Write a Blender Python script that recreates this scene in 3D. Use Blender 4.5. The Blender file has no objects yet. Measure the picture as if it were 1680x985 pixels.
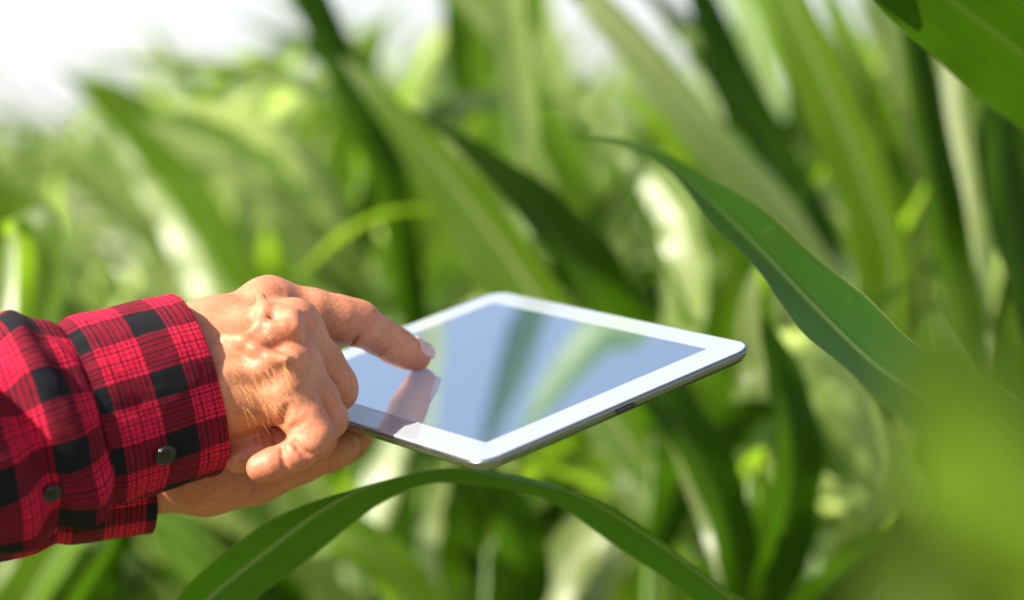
import bpy, bmesh, math, random
import numpy as np
from mathutils import Vector, Matrix, noise

random.seed(7); np.random.seed(7)
S = bpy.context.scene
COL = S.collection

# ------------------------------------------------------------------ camera
CAM = np.array([0.0, 0.0, 1.30]); PITCH = math.radians(-3.0)
FPX = 85.0 / 36.0 * 1680.0; CX, CY = 840.0, 492.5
cam_d = bpy.data.cameras.new('camera'); cam = bpy.data.objects.new('camera', cam_d); COL.objects.link(cam)
cam.location = CAM.tolist(); cam.rotation_euler = (math.radians(90) + PITCH, 0, 0)
cam_d.sensor_width = 36; cam_d.lens = 85; cam_d.clip_start = 0.02; cam_d.clip_end = 5000
cam_d.dof.use_dof = True; cam_d.dof.focus_distance = 1.20; cam_d.dof.aperture_fstop = 3.3
cam_d.dof.aperture_blades = 0
S.camera = cam

# ------------------------------------------------------------------ sky and sun
SUN_AZ = math.radians(246)      # compass direction the sun stands in, clockwise from +Y
SUN_EL = math.radians(38)
to_sun = Vector((math.sin(SUN_AZ) * math.cos(SUN_EL), math.cos(SUN_AZ) * math.cos(SUN_EL), math.sin(SUN_EL)))
w = bpy.data.worlds.new('World'); S.world = w; w.use_nodes = True
nt = w.node_tree; bg = nt.nodes['Background']
sky = nt.nodes.new('ShaderNodeTexSky'); sky.sky_type = 'NISHITA'; sky.sun_disc = False
sky.sun_elevation = SUN_EL; sky.sun_rotation = SUN_AZ; sky.altitude = 100
sky.air_density = 1.0; sky.dust_density = 2.0; sky.ozone_density = 1.0
# summer haze: the blue pales to white towards the horizon, the same all the way round
def wmath(op, a, b):
    x = nt.nodes.new('ShaderNodeMath'); x.operation = op
    for i, v in enumerate((a, b)):
        if isinstance(v, (int, float)): x.inputs[i].default_value = v
        else: nt.links.new(v, x.inputs[i])
    return x.outputs[0]
wtc = nt.nodes.new('ShaderNodeTexCoord'); wsep = nt.nodes.new('ShaderNodeSeparateXYZ'); nt.links.new(wtc.outputs['Generated'], wsep.inputs[0])
wfac = wmath('POWER', 2.718, wmath('MULTIPLY', wmath('MAXIMUM', wsep.outputs[2], 0.0), -3.6))
wmix = nt.nodes.new('ShaderNodeMix'); wmix.data_type = 'RGBA'; nt.links.new(wfac, wmix.inputs[0])
nt.links.new(sky.outputs[0], wmix.inputs[6]); wmix.inputs[7].default_value = (5.2, 5.2, 5.3, 1)
nt.links.new(wmix.outputs[2], bg.inputs[0]); bg.inputs[1].default_value = 0.085
sd = bpy.data.lights.new('sun', 'SUN'); sd.energy = 5.0; sd.angle = math.radians(0.6); sd.color = (1.0, 0.93, 0.80)
sun = bpy.data.objects.new('sun', sd); COL.objects.link(sun)
sun.rotation_euler = to_sun.to_track_quat('Z', 'Y').to_euler(); sun.location = (0, 0, 6)
S.view_settings.view_transform = 'Standard'; S.view_settings.look = 'None'
S.view_settings.exposure = 1.3; S.view_settings.gamma = 1.0
S.render.engine = 'CYCLES'
S.cycles.max_bounces = 10; S.cycles.diffuse_bounces = 4; S.cycles.transmission_bounces = 6
S.cycles.use_denoising = True
S.cycles.sample_clamp_indirect = 6.0

# ------------------------------------------------------------------ helpers
FW = np.array([0, math.cos(PITCH), math.sin(PITCH)]); UP = np.array([0, -math.sin(PITCH), math.cos(PITCH)]); RT = np.array([1.0, 0, 0])
def q(px, py, z):
    """a point seen at (px,py) of the 1680x985 frame, z metres in front: camera frame, metres"""
    return np.array([(px - CX) / FPX * z, -(py - CY) / FPX * z, z])
def c2w(P):
    P = np.asarray(P, float)
    return CAM + P[..., 0:1] * RT + P[..., 1:2] * UP + P[..., 2:3] * FW
def wp(px, py, z): return c2w(q(px, py, z))

def tag(o, label=None, cat=None, group=None, kind=None):
    if label: o['label'] = label
    if cat: o['category'] = cat
    if group: o['group'] = group
    if kind: o['kind'] = kind
    return o
def empty(name, loc=(0, 0, 0)):
    o = bpy.data.objects.new(name, None); COL.objects.link(o); o.location = tuple(loc); o.empty_display_size = 0.05
    return o
def mesh_obj(name, V, F, mat=None, parent=None, uv=None, smooth=True, me=None):
    """V in world metres; kept in the parent's frame (parents are only translated)"""
    if me is None:
        V = np.asarray(V, float)
        if parent is not None:
            off = np.zeros(3); p = parent
            while p is not None: off += np.array(p.location); p = p.parent
            V = V - off
        me = bpy.data.meshes.new(name)
        me.from_pydata(V.tolist(), [], F if isinstance(F, list) else F.tolist())
        if smooth: me.polygons.foreach_set('use_smooth', [True] * len(me.polygons))
        if uv is not None:
            L = me.uv_layers.new(name='UVMap')
            idx = np.zeros(len(me.loops), dtype=np.int32); me.loops.foreach_get('vertex_index', idx)
            L.data.foreach_set('uv', np.asarray(uv, np.float32)[idx].ravel())
        if mat: me.materials.append(mat)
        me.update()
    o = bpy.data.objects.new(name, me); COL.objects.link(o)
    if parent is not None: o.parent = parent
    return o
def grid_faces(nu, nv, closed=False):
    """vertex index = i*nv + j ; i along, j across (closed wraps j)"""
    F = []
    for i in range(nu - 1):
        for j in range(nv if closed else nv - 1):
            j2 = (j + 1) % nv
            F.append([i * nv + j, (i + 1) * nv + j, (i + 1) * nv + j2, i * nv + j2])
    return F
def catmull(P, n):
    P = np.asarray(P, float); m = len(P)
    ext = np.vstack([2 * P[0] - P[1], P, 2 * P[-1] - P[-2]])
    out = []
    for t in np.linspace(0, m - 1, n):
        i = min(int(t), m - 2); f = t - i
        p0, p1, p2, p3 = ext[i], ext[i + 1], ext[i + 2], ext[i + 3]
        out.append(0.5 * ((2 * p1) + (-p0 + p2) * f + (2 * p0 - 5 * p1 + 4 * p2 - p3) * f * f + (-p0 + 3 * p1 - 3 * p2 + p3) * f ** 3))
    return np.array(out)

# ------------------------------------------------------------------ materials
def new_mat(name):
    m = bpy.data.materials.new(name); m.use_nodes = True
    n = m.node_tree.nodes; l = m.node_tree.links
    return m, n, l, n['Principled BSDF']
def node(n, t, **k):
    x = n.new(t)
    for a, b in k.items():
        if a == 'op': x.operation = b
        else: setattr(x, a, b)
    return x
def math_n(n, l, op, a, b=None, c=None):
    x = n.new('ShaderNodeMath'); x.operation = op
    for i, v in enumerate((a, b, c)):
        if v is None: continue
        if isinstance(v, (int, float)): x.inputs[i].default_value = v
        else: l.new(v, x.inputs[i])
    return x.outputs[0]
def mix_col(n, l, fac, a, b, mode='MIX'):
    x = n.new('ShaderNodeMix'); x.data_type = 'RGBA'; x.blend_type = mode
    if isinstance(fac, (int, float)): x.inputs[0].default_value = fac
    else: l.new(fac, x.inputs[0])
    for i, v in ((6, a), (7, b)):
        if isinstance(v, tuple): x.inputs[i].default_value = v if len(v) == 4 else v + (1,)
        else: l.new(v, x.inputs[i])
    return x.outputs[2]
def ramp(n, l, fac, stops, interp='LINEAR'):
    r = n.new('ShaderNodeValToRGB'); r.color_ramp.interpolation = interp
    e = r.color_ramp.elements
    while len(e) < len(stops): e.new(0.5)
    for k, (p, c) in enumerate(stops):
        e[k].position = p; e[k].color = (c if isinstance(c, tuple) else (c, c, c)) + (1,)
    l.new(fac, r.inputs[0]); return r.outputs[0]

def leaf_material(name, base, trans, gloss=0.42, tw=0.5, ribk=0.85, spec=0.5):
    m, n, l, p = new_mat(name)
    uv = n.new('ShaderNodeUVMap'); sep = n.new('ShaderNodeSeparateXYZ'); l.new(uv.outputs[0], sep.inputs[0])
    u, v = sep.outputs[0], sep.outputs[1]              # u across 0..1, v along in leaf lengths
    oi = n.new('ShaderNodeObjectInfo'); tc = n.new('ShaderNodeTexCoord')
    # parallel veins
    vein = math_n(n, l, 'SINE', math_n(n, l, 'MULTIPLY', u, 6.2832 * 26))
    comb = n.new('ShaderNodeCombineXYZ'); l.new(math_n(n, l, 'MULTIPLY', u, 60.0), comb.inputs[0]); l.new(math_n(n, l, 'MULTIPLY', v, 3.0), comb.inputs[1]); l.new(math_n(n, l, 'MULTIPLY', oi.outputs['Random'], 40.0), comb.inputs[2])
    ns = n.new('ShaderNodeTexNoise'); ns.inputs['Scale'].default_value = 1.0; ns.inputs['Detail'].default_value = 3; l.new(comb.outputs[0], ns.inputs['Vector'])
    blot = n.new('ShaderNodeTexNoise'); blot.inputs['Scale'].default_value = 9.0; blot.inputs['Detail'].default_value = 4; l.new(tc.outputs['Object'], blot.inputs['Vector'])
    # midrib
    du = math_n(n, l, 'ABSOLUTE', math_n(n, l, 'SUBTRACT', u, 0.5))
    rib = ramp(n, l, du, [(0.0, 1.0), (0.022, 0.9), (0.04, 0.0)])
    edge = ramp(n, l, du, [(0.475, 0.0), (0.497, 1.0)])
    f1 = math_n(n, l, 'MULTIPLY_ADD', vein, 0.04, ns.outputs[0])
    var = ramp(n, l, f1, [(0.25, 0.0), (0.75, 1.0)])
    def tint(c, k): return tuple(min(1, x * k) for x in c)
    c1 = mix_col(n, l, var, tint(base, 0.60), tint(base, 1.35))
    c1 = mix_col(n, l, math_n(n, l, 'MULTIPLY', blot.outputs[0], 0.35), c1, (base[0] * 1.8, base[1] * 1.15, base[2] * 1.0))
    hsv = n.new('ShaderNodeHueSaturation'); l.new(c1, hsv.inputs['Color'])
    l.new(math_n(n, l, 'MULTIPLY_ADD', oi.outputs['Random'], 0.022, 0.478), hsv.inputs['Hue'])
    l.new(math_n(n, l, 'MULTIPLY_ADD', oi.outputs['Random'], 0.7, 0.6), hsv.inputs['Value'])
    sp = n.new('ShaderNodeTexNoise'); sp.inputs['Scale'].default_value = 130.0; sp.inputs['Detail'].default_value = 2; l.new(tc.outputs['Object'], sp.inputs['Vector'])
    spots = ramp(n, l, sp.outputs[0], [(0.72, 0.0), (0.79, 0.5)])
    ribc = (0.42, 0.47, 0.22)
    c2 = mix_col(n, l, math_n(n, l, 'MULTIPLY', rib, ribk), mix_col(n, l, spots, hsv.outputs[0], (0.16, 0.12, 0.03)), ribc)
    c2 = mix_col(n, l, math_n(n, l, 'MULTIPLY', edge, 0.3 + 0.2 * ribk), c2, (0.36, 0.34, 0.12))
    l.new(c2, p.inputs['Base Color'])
    p.inputs['Roughness'].default_value = gloss; p.inputs['IOR'].default_value = 1.5
    p.inputs['Specular IOR Level'].default_value = spec
    bmp = n.new('ShaderNodeBump'); bmp.inputs['Strength'].default_value = 0.35; bmp.inputs['Distance'].default_value = 0.0015
    l.new(math_n(n, l, 'MULTIPLY_ADD', rib, 2.0, f1), bmp.inputs['Height']); l.new(bmp.outputs[0], p.inputs['Normal'])
    tr = n.new('ShaderNodeBsdfTranslucent')
    t1 = mix_col(n, l, var, tint(trans, 0.85), tint(trans, 1.12))
    t1 = mix_col(n, l, math_n(n, l, 'MULTIPLY', rib, ribk * 0.7), t1, (0.40, 0.42, 0.12))
    l.new(t1, tr.inputs[0]); l.new(bmp.outputs[0], tr.inputs['Normal'])
    ms = n.new('ShaderNodeMixShader'); ms.inputs[0].default_value = tw
    l.new(p.outputs[0], ms.inputs[1]); l.new(tr.outputs[0], ms.inputs[2])
    l.new(ms.outputs[0], n['Material Output'].inputs[0])
    return m

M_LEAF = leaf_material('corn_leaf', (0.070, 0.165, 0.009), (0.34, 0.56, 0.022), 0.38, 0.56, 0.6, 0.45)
M_LEAF_SHADE = leaf_material('corn_leaf_shade', (0.013, 0.046, 0.0015), (0.065, 0.17, 0.003), 0.42, 0.42, 0.10, 0.10)  # darker copy of the corn leaf: shade from other leaves put into the colour
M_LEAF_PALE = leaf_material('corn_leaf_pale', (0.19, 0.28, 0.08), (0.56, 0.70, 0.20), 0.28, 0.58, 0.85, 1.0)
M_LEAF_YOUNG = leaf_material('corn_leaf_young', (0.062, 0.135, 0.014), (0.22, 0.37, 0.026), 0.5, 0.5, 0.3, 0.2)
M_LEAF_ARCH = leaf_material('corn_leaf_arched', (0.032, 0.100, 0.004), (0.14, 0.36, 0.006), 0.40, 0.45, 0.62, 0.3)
LEAFM = {'y': M_LEAF_YOUNG, 'a': M_LEAF_ARCH, 'm': M_LEAF, 'd': M_LEAF_SHADE, 'p': M_LEAF_PALE}

def stalk_material():
    m, n, l, p = new_mat('corn_stalk')
    tc = n.new('ShaderNodeTexCoord'); mp = n.new('ShaderNodeMapping'); mp.inputs['Scale'].default_value = (60, 60, 4); l.new(tc.outputs['Object'], mp.inputs[0])
    ns = n.new('ShaderNodeTexNoise'); ns.inputs['Scale'].default_value = 2; ns.inputs['Detail'].default_value = 4; l.new(mp.outputs[0], ns.inputs['Vector'])
    l.new(ramp(n, l, ns.outputs[0], [(0.3, (0.06, 0.13, 0.02)), (0.7, (0.13, 0.22, 0.05))]), p.inputs['Base Color'])
    p.inputs['Roughness'].default_value = 0.5
    b = n.new('ShaderNodeBump'); b.inputs['Strength'].default_value = 0.3; b.inputs['Distance'].default_value = 0.002; l.new(ns.outputs[0], b.inputs['Height']); l.new(b.outputs[0], p.inputs['Normal'])
    return m
M_STALK = stalk_material()

def ground_material():
    m, n, l, p = new_mat('soil')
    tc = n.new('ShaderNodeTexCoord')
    a = n.new('ShaderNodeTexNoise'); a.inputs['Scale'].default_value = 1.3; a.inputs['Detail'].default_value = 8; l.new(tc.outputs['Object'], a.inputs['Vector'])
    b = n.new('ShaderNodeTexNoise'); b.inputs['Scale'].default_value = 24; b.inputs['Detail'].default_value = 8; l.new(tc.outputs['Object'], b.inputs['Vector'])
    c = ramp(n, l, b.outputs[0], [(0.3, (0.07, 0.055, 0.03)), (0.7, (0.20, 0.16, 0.09))])
    g = ramp(n, l, a.outputs[0], [(0.42, 0.0), (0.6, 1.0)])
    l.new(mix_col(n, l, g, c, (0.07, 0.13, 0.025)), p.inputs['Base Color'])
    p.inputs['Roughness'].default_value = 0.95
    bm = n.new('ShaderNodeBump'); bm.inputs['Strength'].default_value = 0.8; bm.inputs['Distance'].default_value = 0.03; l.new(b.outputs[0], bm.inputs['Height']); l.new(bm.outputs[0], p.inputs['Normal'])
    return m

def skin_material():
    m, n, l, p = new_mat('skin')
    tc = n.new('ShaderNodeTexCoord'); at = n.new('ShaderNodeAttribute'); at.attribute_name = 'red'
    big = n.new('ShaderNodeTexNoise'); big.inputs['Scale'].default_value = 55; big.inputs['Detail'].default_value = 5; l.new(tc.outputs['Object'], big.inputs['Vector'])
    fine = n.new('ShaderNodeTexNoise'); fine.inputs['Scale'].default_value = 420; fine.inputs['Detail'].default_value = 4; l.new(tc.outputs['Object'], fine.inputs['Vector'])
    c = ramp(n, l, big.outputs[0], [(0.30, (0.43, 0.150, 0.070)), (0.55, (0.55, 0.206, 0.104)), (0.75, (0.63, 0.262, 0.145))])
    c = mix_col(n, l, math_n(n, l, 'MULTIPLY', at.outputs['Fac'], 0.75), c, (0.56, 0.165, 0.095))
    spot = ramp(n, l, fine.outputs[0], [(0.30, 0.80), (0.48, 1.0), (0.8, 1.06)])
    c = mix_col(n, l, 1.0, c, spot, 'MULTIPLY')
    l.new(c, p.inputs['Base Color'])
    p.inputs['Subsurface Weight'].default_value = 0.16; p.inputs['Subsurface Radius'].default_value = (1.0, 0.35, 0.18); p.inputs['Subsurface Scale'].default_value = 0.0035
    rr = ramp(n, l, big.outputs[0], [(0.3, 0.42), (0.7, 0.58)]); l.new(rr, p.inputs['Roughness'])
    p.inputs['Specular IOR Level'].default_value = 0.42
    # fine skin relief: small cells + lines
    vo = n.new('ShaderNodeTexVoronoi'); vo.inputs['Scale'].default_value = 900; vo.feature = 'DISTANCE_TO_EDGE'
    wob = n.new('ShaderNodeMapping'); wob.inputs['Scale'].default_value = (1.0, 1.0, 0.7); l.new(tc.outputs['Object'], wob.inputs[0]); l.new(wob.outputs[0], vo.inputs['Vector'])
    cell = ramp(n, l, vo.outputs['Distance'], [(0.0, 0.0), (0.22, 1.0)])
    vo2 = n.new('ShaderNodeTexVoronoi'); vo2.inputs['Scale'].default_value = 300; vo2.feature = 'DISTANCE_TO_EDGE'; l.new(tc.outputs['Object'], vo2.inputs['Vector'])
    cell2 = ramp(n, l, vo2.outputs['Distance'], [(0.0, 0.0), (0.12, 1.0)])
    h = math_n(n, l, 'MULTIPLY_ADD', cell2, 0.7, math_n(n, l, 'MULTIPLY', cell, 0.6))
    h = math_n(n, l, 'MULTIPLY_ADD', big.outputs[0], 0.8, h)
    b = n.new('ShaderNodeBump'); b.inputs['Strength'].default_value = 0.22; b.inputs['Distance'].default_value = 0.0005; l.new(h, b.inputs['Height']); l.new(b.outputs[0], p.inputs['Normal'])
    return m
M_SKIN = skin_material()

def simple(name, col, rough=0.5, metal=0.0, spec=0.5, coat=0.0):
    m, n, l, p = new_mat(name)
    p.inputs['Base Color'].default_value = col + (1,); p.inputs['Roughness'].default_value = rough; p.inputs['Metallic'].default_value = metal
    p.inputs['Specular IOR Level'].default_value = spec; p.inputs['Coat Weight'].default_value = coat
    tc = n.new('ShaderNodeTexCoord'); ns = n.new('ShaderNodeTexNoise'); ns.inputs['Scale'].default_value = 90; ns.inputs['Detail'].default_value = 6; l.new(tc.outputs['Object'], ns.inputs['Vector'])
    l.new(ramp(n, l, ns.outputs[0], [(0.3, max(rough - 0.06, 0.0)), (0.7, rough + 0.06)]), p.inputs['Roughness'])
    return m
M_NAIL = simple('fingernail', (0.62, 0.36, 0.31), 0.28, spec=0.6, coat=0.2)
M_HAIR = simple('golden_hair', (0.80, 0.47, 0.16), 0.3, spec=0.8)
M_ALU = simple('brushed_aluminium', (0.36, 0.37, 0.38), 0.24, metal=1.0)
M_BEZEL = simple('white_glass', (0.33, 0.36, 0.40), 0.05, spec=0.8, coat=1.0)
M_PORT = simple('dark_plastic', (0.02, 0.02, 0.022), 0.45)
M_BUTTON = simple('black_button', (0.012, 0.013, 0.014), 0.22, spec=0.6)
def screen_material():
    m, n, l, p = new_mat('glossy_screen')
    # mirror-like glass; blue emission added to make up for a dim sky reflection
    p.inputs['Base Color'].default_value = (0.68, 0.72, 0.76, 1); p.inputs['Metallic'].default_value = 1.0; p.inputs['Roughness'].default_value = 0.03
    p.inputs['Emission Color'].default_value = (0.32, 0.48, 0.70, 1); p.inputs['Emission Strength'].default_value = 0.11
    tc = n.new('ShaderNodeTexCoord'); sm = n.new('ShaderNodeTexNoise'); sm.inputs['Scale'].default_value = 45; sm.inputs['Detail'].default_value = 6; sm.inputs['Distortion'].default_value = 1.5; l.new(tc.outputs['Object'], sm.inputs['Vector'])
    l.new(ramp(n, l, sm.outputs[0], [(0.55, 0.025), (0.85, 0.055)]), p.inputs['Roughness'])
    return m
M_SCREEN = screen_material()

def plaid_material():
    m, n, l, p = new_mat('plaid_flannel')
    uv = n.new('ShaderNodeUVMap'); tc = n.new('ShaderNodeTexCoord')
    wn = n.new('ShaderNodeTexNoise'); wn.inputs['Scale'].default_value = 700; wn.inputs['Detail'].default_value = 2; l.new(tc.outputs['Object'], wn.inputs['Vector'])
    # yarn-level wobble of the stripe edges
    off = n.new('ShaderNodeVectorMath'); off.operation = 'SUBTRACT'; l.new(wn.outputs['Color'], off.inputs[0]); off.inputs[1].default_value = (0.5, 0.5, 0.5)
    sc = n.new('ShaderNodeVectorMath'); sc.operation = 'SCALE'; l.new(off.outputs[0], sc.inputs[0]); sc.inputs['Scale'].default_value = 0.030
    ad = n.new('ShaderNodeVectorMath'); ad.operation = 'ADD'; l.new(uv.outputs[0], ad.inputs[0]); l.new(sc.outputs[0], ad.inputs[1])
    sep = n.new('ShaderNodeSeparateXYZ'); l.new(ad.outputs[0], sep.inputs[0])
    R, K, D = 1.0, 0.0, 0.35
    seq = [(0.0, K), (0.44, R), (0.49, K), (0.515, R), (0.56, D), (0.58, R), (0.64, D), (0.66, R), (0.70, K), (0.725, R), (0.80, D), (0.82, R), (0.87, K), (0.895, R), (0.945, D), (0.965, R)]
    a = ramp(n, l, math_n(n, l, 'FRACT', sep.outputs[0]), seq, 'CONSTANT')
    b = ramp(n, l, math_n(n, l, 'FRACT', sep.outputs[1]), seq, 'CONSTANT')
    tw = math_n(n, l, 'MULTIPLY', math_n(n, l, 'ADD', a, b), 0.5)
    yarn = n.new('ShaderNodeTexNoise'); yarn.inputs['Scale'].default_value = 1500; yarn.inputs['Detail'].default_value = 3; l.new(tc.outputs['Object'], yarn.inputs['Vector'])
    tw2 = math_n(n, l, 'MULTIPLY_ADD', math_n(n, l, 'SUBTRACT', yarn.outputs[0], 0.5), 0.30, tw)
    c = ramp(n, l, tw2, [(0.0, (0.008, 0.010, 0.013)), (0.12, (0.014, 0.013, 0.018)), (0.34, (0.035, 0.005, 0.010)), (0.5, (0.20, 0.005, 0.018)), (0.66, (0.36, 0.006, 0.026)), (0.92, (0.60, 0.008, 0.040)), (1.0, (0.68, 0.016, 0.060))])
    l.new(c, p.inputs['Base Color']); p.inputs['Roughness'].default_value = 0.9; p.inputs['Specular IOR Level'].default_value = 0.15
    p.inputs['Sheen Weight'].default_value = 0.05; p.inputs['Sheen Roughness'].default_value = 0.5; p.inputs['Sheen Tint'].default_value = (0.6, 0.15, 0.2, 1)
    b1 = n.new('ShaderNodeBump'); b1.inputs['Strength'].default_value = 0.6; b1.inputs['Distance'].default_value = 0.0008; l.new(yarn.outputs[0], b1.inputs['Height'])
    l.new(b1.outputs[0], p.inputs['Normal'])
    return m
M_PLAID = plaid_material()

# ------------------------------------------------------------------ ground
gm = ground_material()
N = 60
gx = np.concatenate([-np.geomspace(1500, 8, 12), np.linspace(-6, 6, 37), np.geomspace(8, 1500, 12)])
V = []
for x in gx:
    for y in gx:
        h = 0.03 * math.sin(x * 2.1) * math.cos(y * 1.7) + 0.04 * math.sin(x * 8.2) if abs(x) < 9 and abs(y) < 9 else 0
        V.append((x, y + 4, h - 0.03))
nn = len(gx); F = [[i * nn + j, (i + 1) * nn + j, (i + 1) * nn + j + 1, i * nn + j + 1] for i in range(nn - 1) for j in range(nn - 1)]
tag(mesh_obj('ground', V, F, gm), kind='structure')

# ------------------------------------------------------------------ tablet
TS = 0.94
r1 = np.array([0.79240844, 0.30873248, 0.52609231]); r2 = np.array([-0.58190561, 0.12390672, 0.80376177])
tn = np.array([-0.18296099, 0.94304368, -0.2778379]); tN = np.array([-0.01533345, -0.08162808, 1.19260174]) * TS
TA, TB = 0.1857 * TS, 0.2412 * TS
def tp(u, v, h): return tN + u * r1 + v * r2 + h * tn          # camera frame
def rr_loop(inset, rad, n=10):
    """rounded-rectangle outline in tablet u,v"""
    pts = []
    x0, x1, y0, y1 = inset, TA - inset, inset, TB - inset; r = max(rad - inset, 0.0015)
    for cx_, cy_, a0 in ((x1 - r, y0 + r, -90), (x1 - r, y1 - r, 0), (x0 + r, y1 - r, 90), (x0 + r, y0 + r, 180)):
        for k in range(n + 1):
            a = math.radians(a0 + 90 * k / n); pts.append((cx_ + r * math.cos(a), cy_ + r * math.sin(a)))
    return pts
def loft(profile, rad, cap0=True, cap1=True, n=10):
    V, F = [], []; m = 4 * (n + 1)
    for ins, h in profile:
        for (u, v) in rr_loop(ins, rad, n): V.append(tp(u, v, h))
    for i in range(len(profile) - 1):
        for j in range(m): F.append([i * m + j, i * m + (j + 1) % m, (i + 1) * m + (j + 1) % m, (i + 1) * m + j])
    if cap0: F.append(list(range(m))[::-1])
    if cap1: F.append([(len(profile) - 1) * m + j for j in range(m)])
    return c2w(np.array(V)), F
tab = empty('tablet', c2w(tp(TA / 2, TB / 2, -0.008))); tag(tab, 'white framed tablet computer with glossy dark blue screen held above the left hand', 'tablet')
RAD = 0.0135
V, F = loft([(0.024, -0.0090), (0.014, -0.0086), (0.0075, -0.0076), (0.0035, -0.0058), (0.0014, -0.0036), (0.0004, -0.0016), (0.0, -0.0007), (0.0003, -0.0001), (0.0010, 0.0)], RAD)
mesh_obj('back_shell', V, F, M_ALU, tab)
V, F = loft([(0.0012, -0.0002), (0.0011, 0.0006), (0.0015, 0.0009), (0.0024, 0.0010)], RAD)
gl = mesh_obj('glass_front', V, F, M_BEZEL, tab); gl.data.polygons.foreach_set('use_smooth', [len(f.vertices) == 4 for f in gl.data.polygons])
bu, bv = 0.0188 * TS, 0.0215 * TS
V = c2w(np.array([tp(bu, bv, 0.00125), tp(TA - bu, bv, 0.00125), tp(TA - bu, TB - bv, 0.00125), tp(bu, TB - bv, 0.00125)]))
V2 = c2w(np.array([tp(bu, bv, 0.0008), tp(TA - bu, bv, 0.0008), tp(TA - bu, TB - bv, 0.0008), tp(bu, TB - bv, 0.0008)]))
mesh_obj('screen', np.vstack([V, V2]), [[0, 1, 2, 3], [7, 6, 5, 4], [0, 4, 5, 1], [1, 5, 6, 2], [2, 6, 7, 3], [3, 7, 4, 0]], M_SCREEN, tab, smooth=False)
def port(u, half, h0, h1):
    V = []
    for v0 in (-0.0005, 0.004):
        for a in np.linspace(0, 2 * math.pi, 20, endpoint=False):
            c_, s_ = math.cos(a), math.sin(a); e = 0.5
            V.append(tp(u + half * np.sign(c_) * abs(c_) ** e, v0, (h0 + h1) / 2 + (h1 - h0) / 2 * np.sign(s_) * abs(s_) ** e))
    F = [[j, (j + 1) % 20, 20 + (j + 1) % 20, 20 + j] for j in range(20)] + [list(range(20))[::-1]]
    return c2w(np.array(V)), F
V, F = port(TA * 0.5, 0.0060, -0.0036, -0.0018); mesh_obj('dock_port', V, F, M_PORT, tab)

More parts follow.
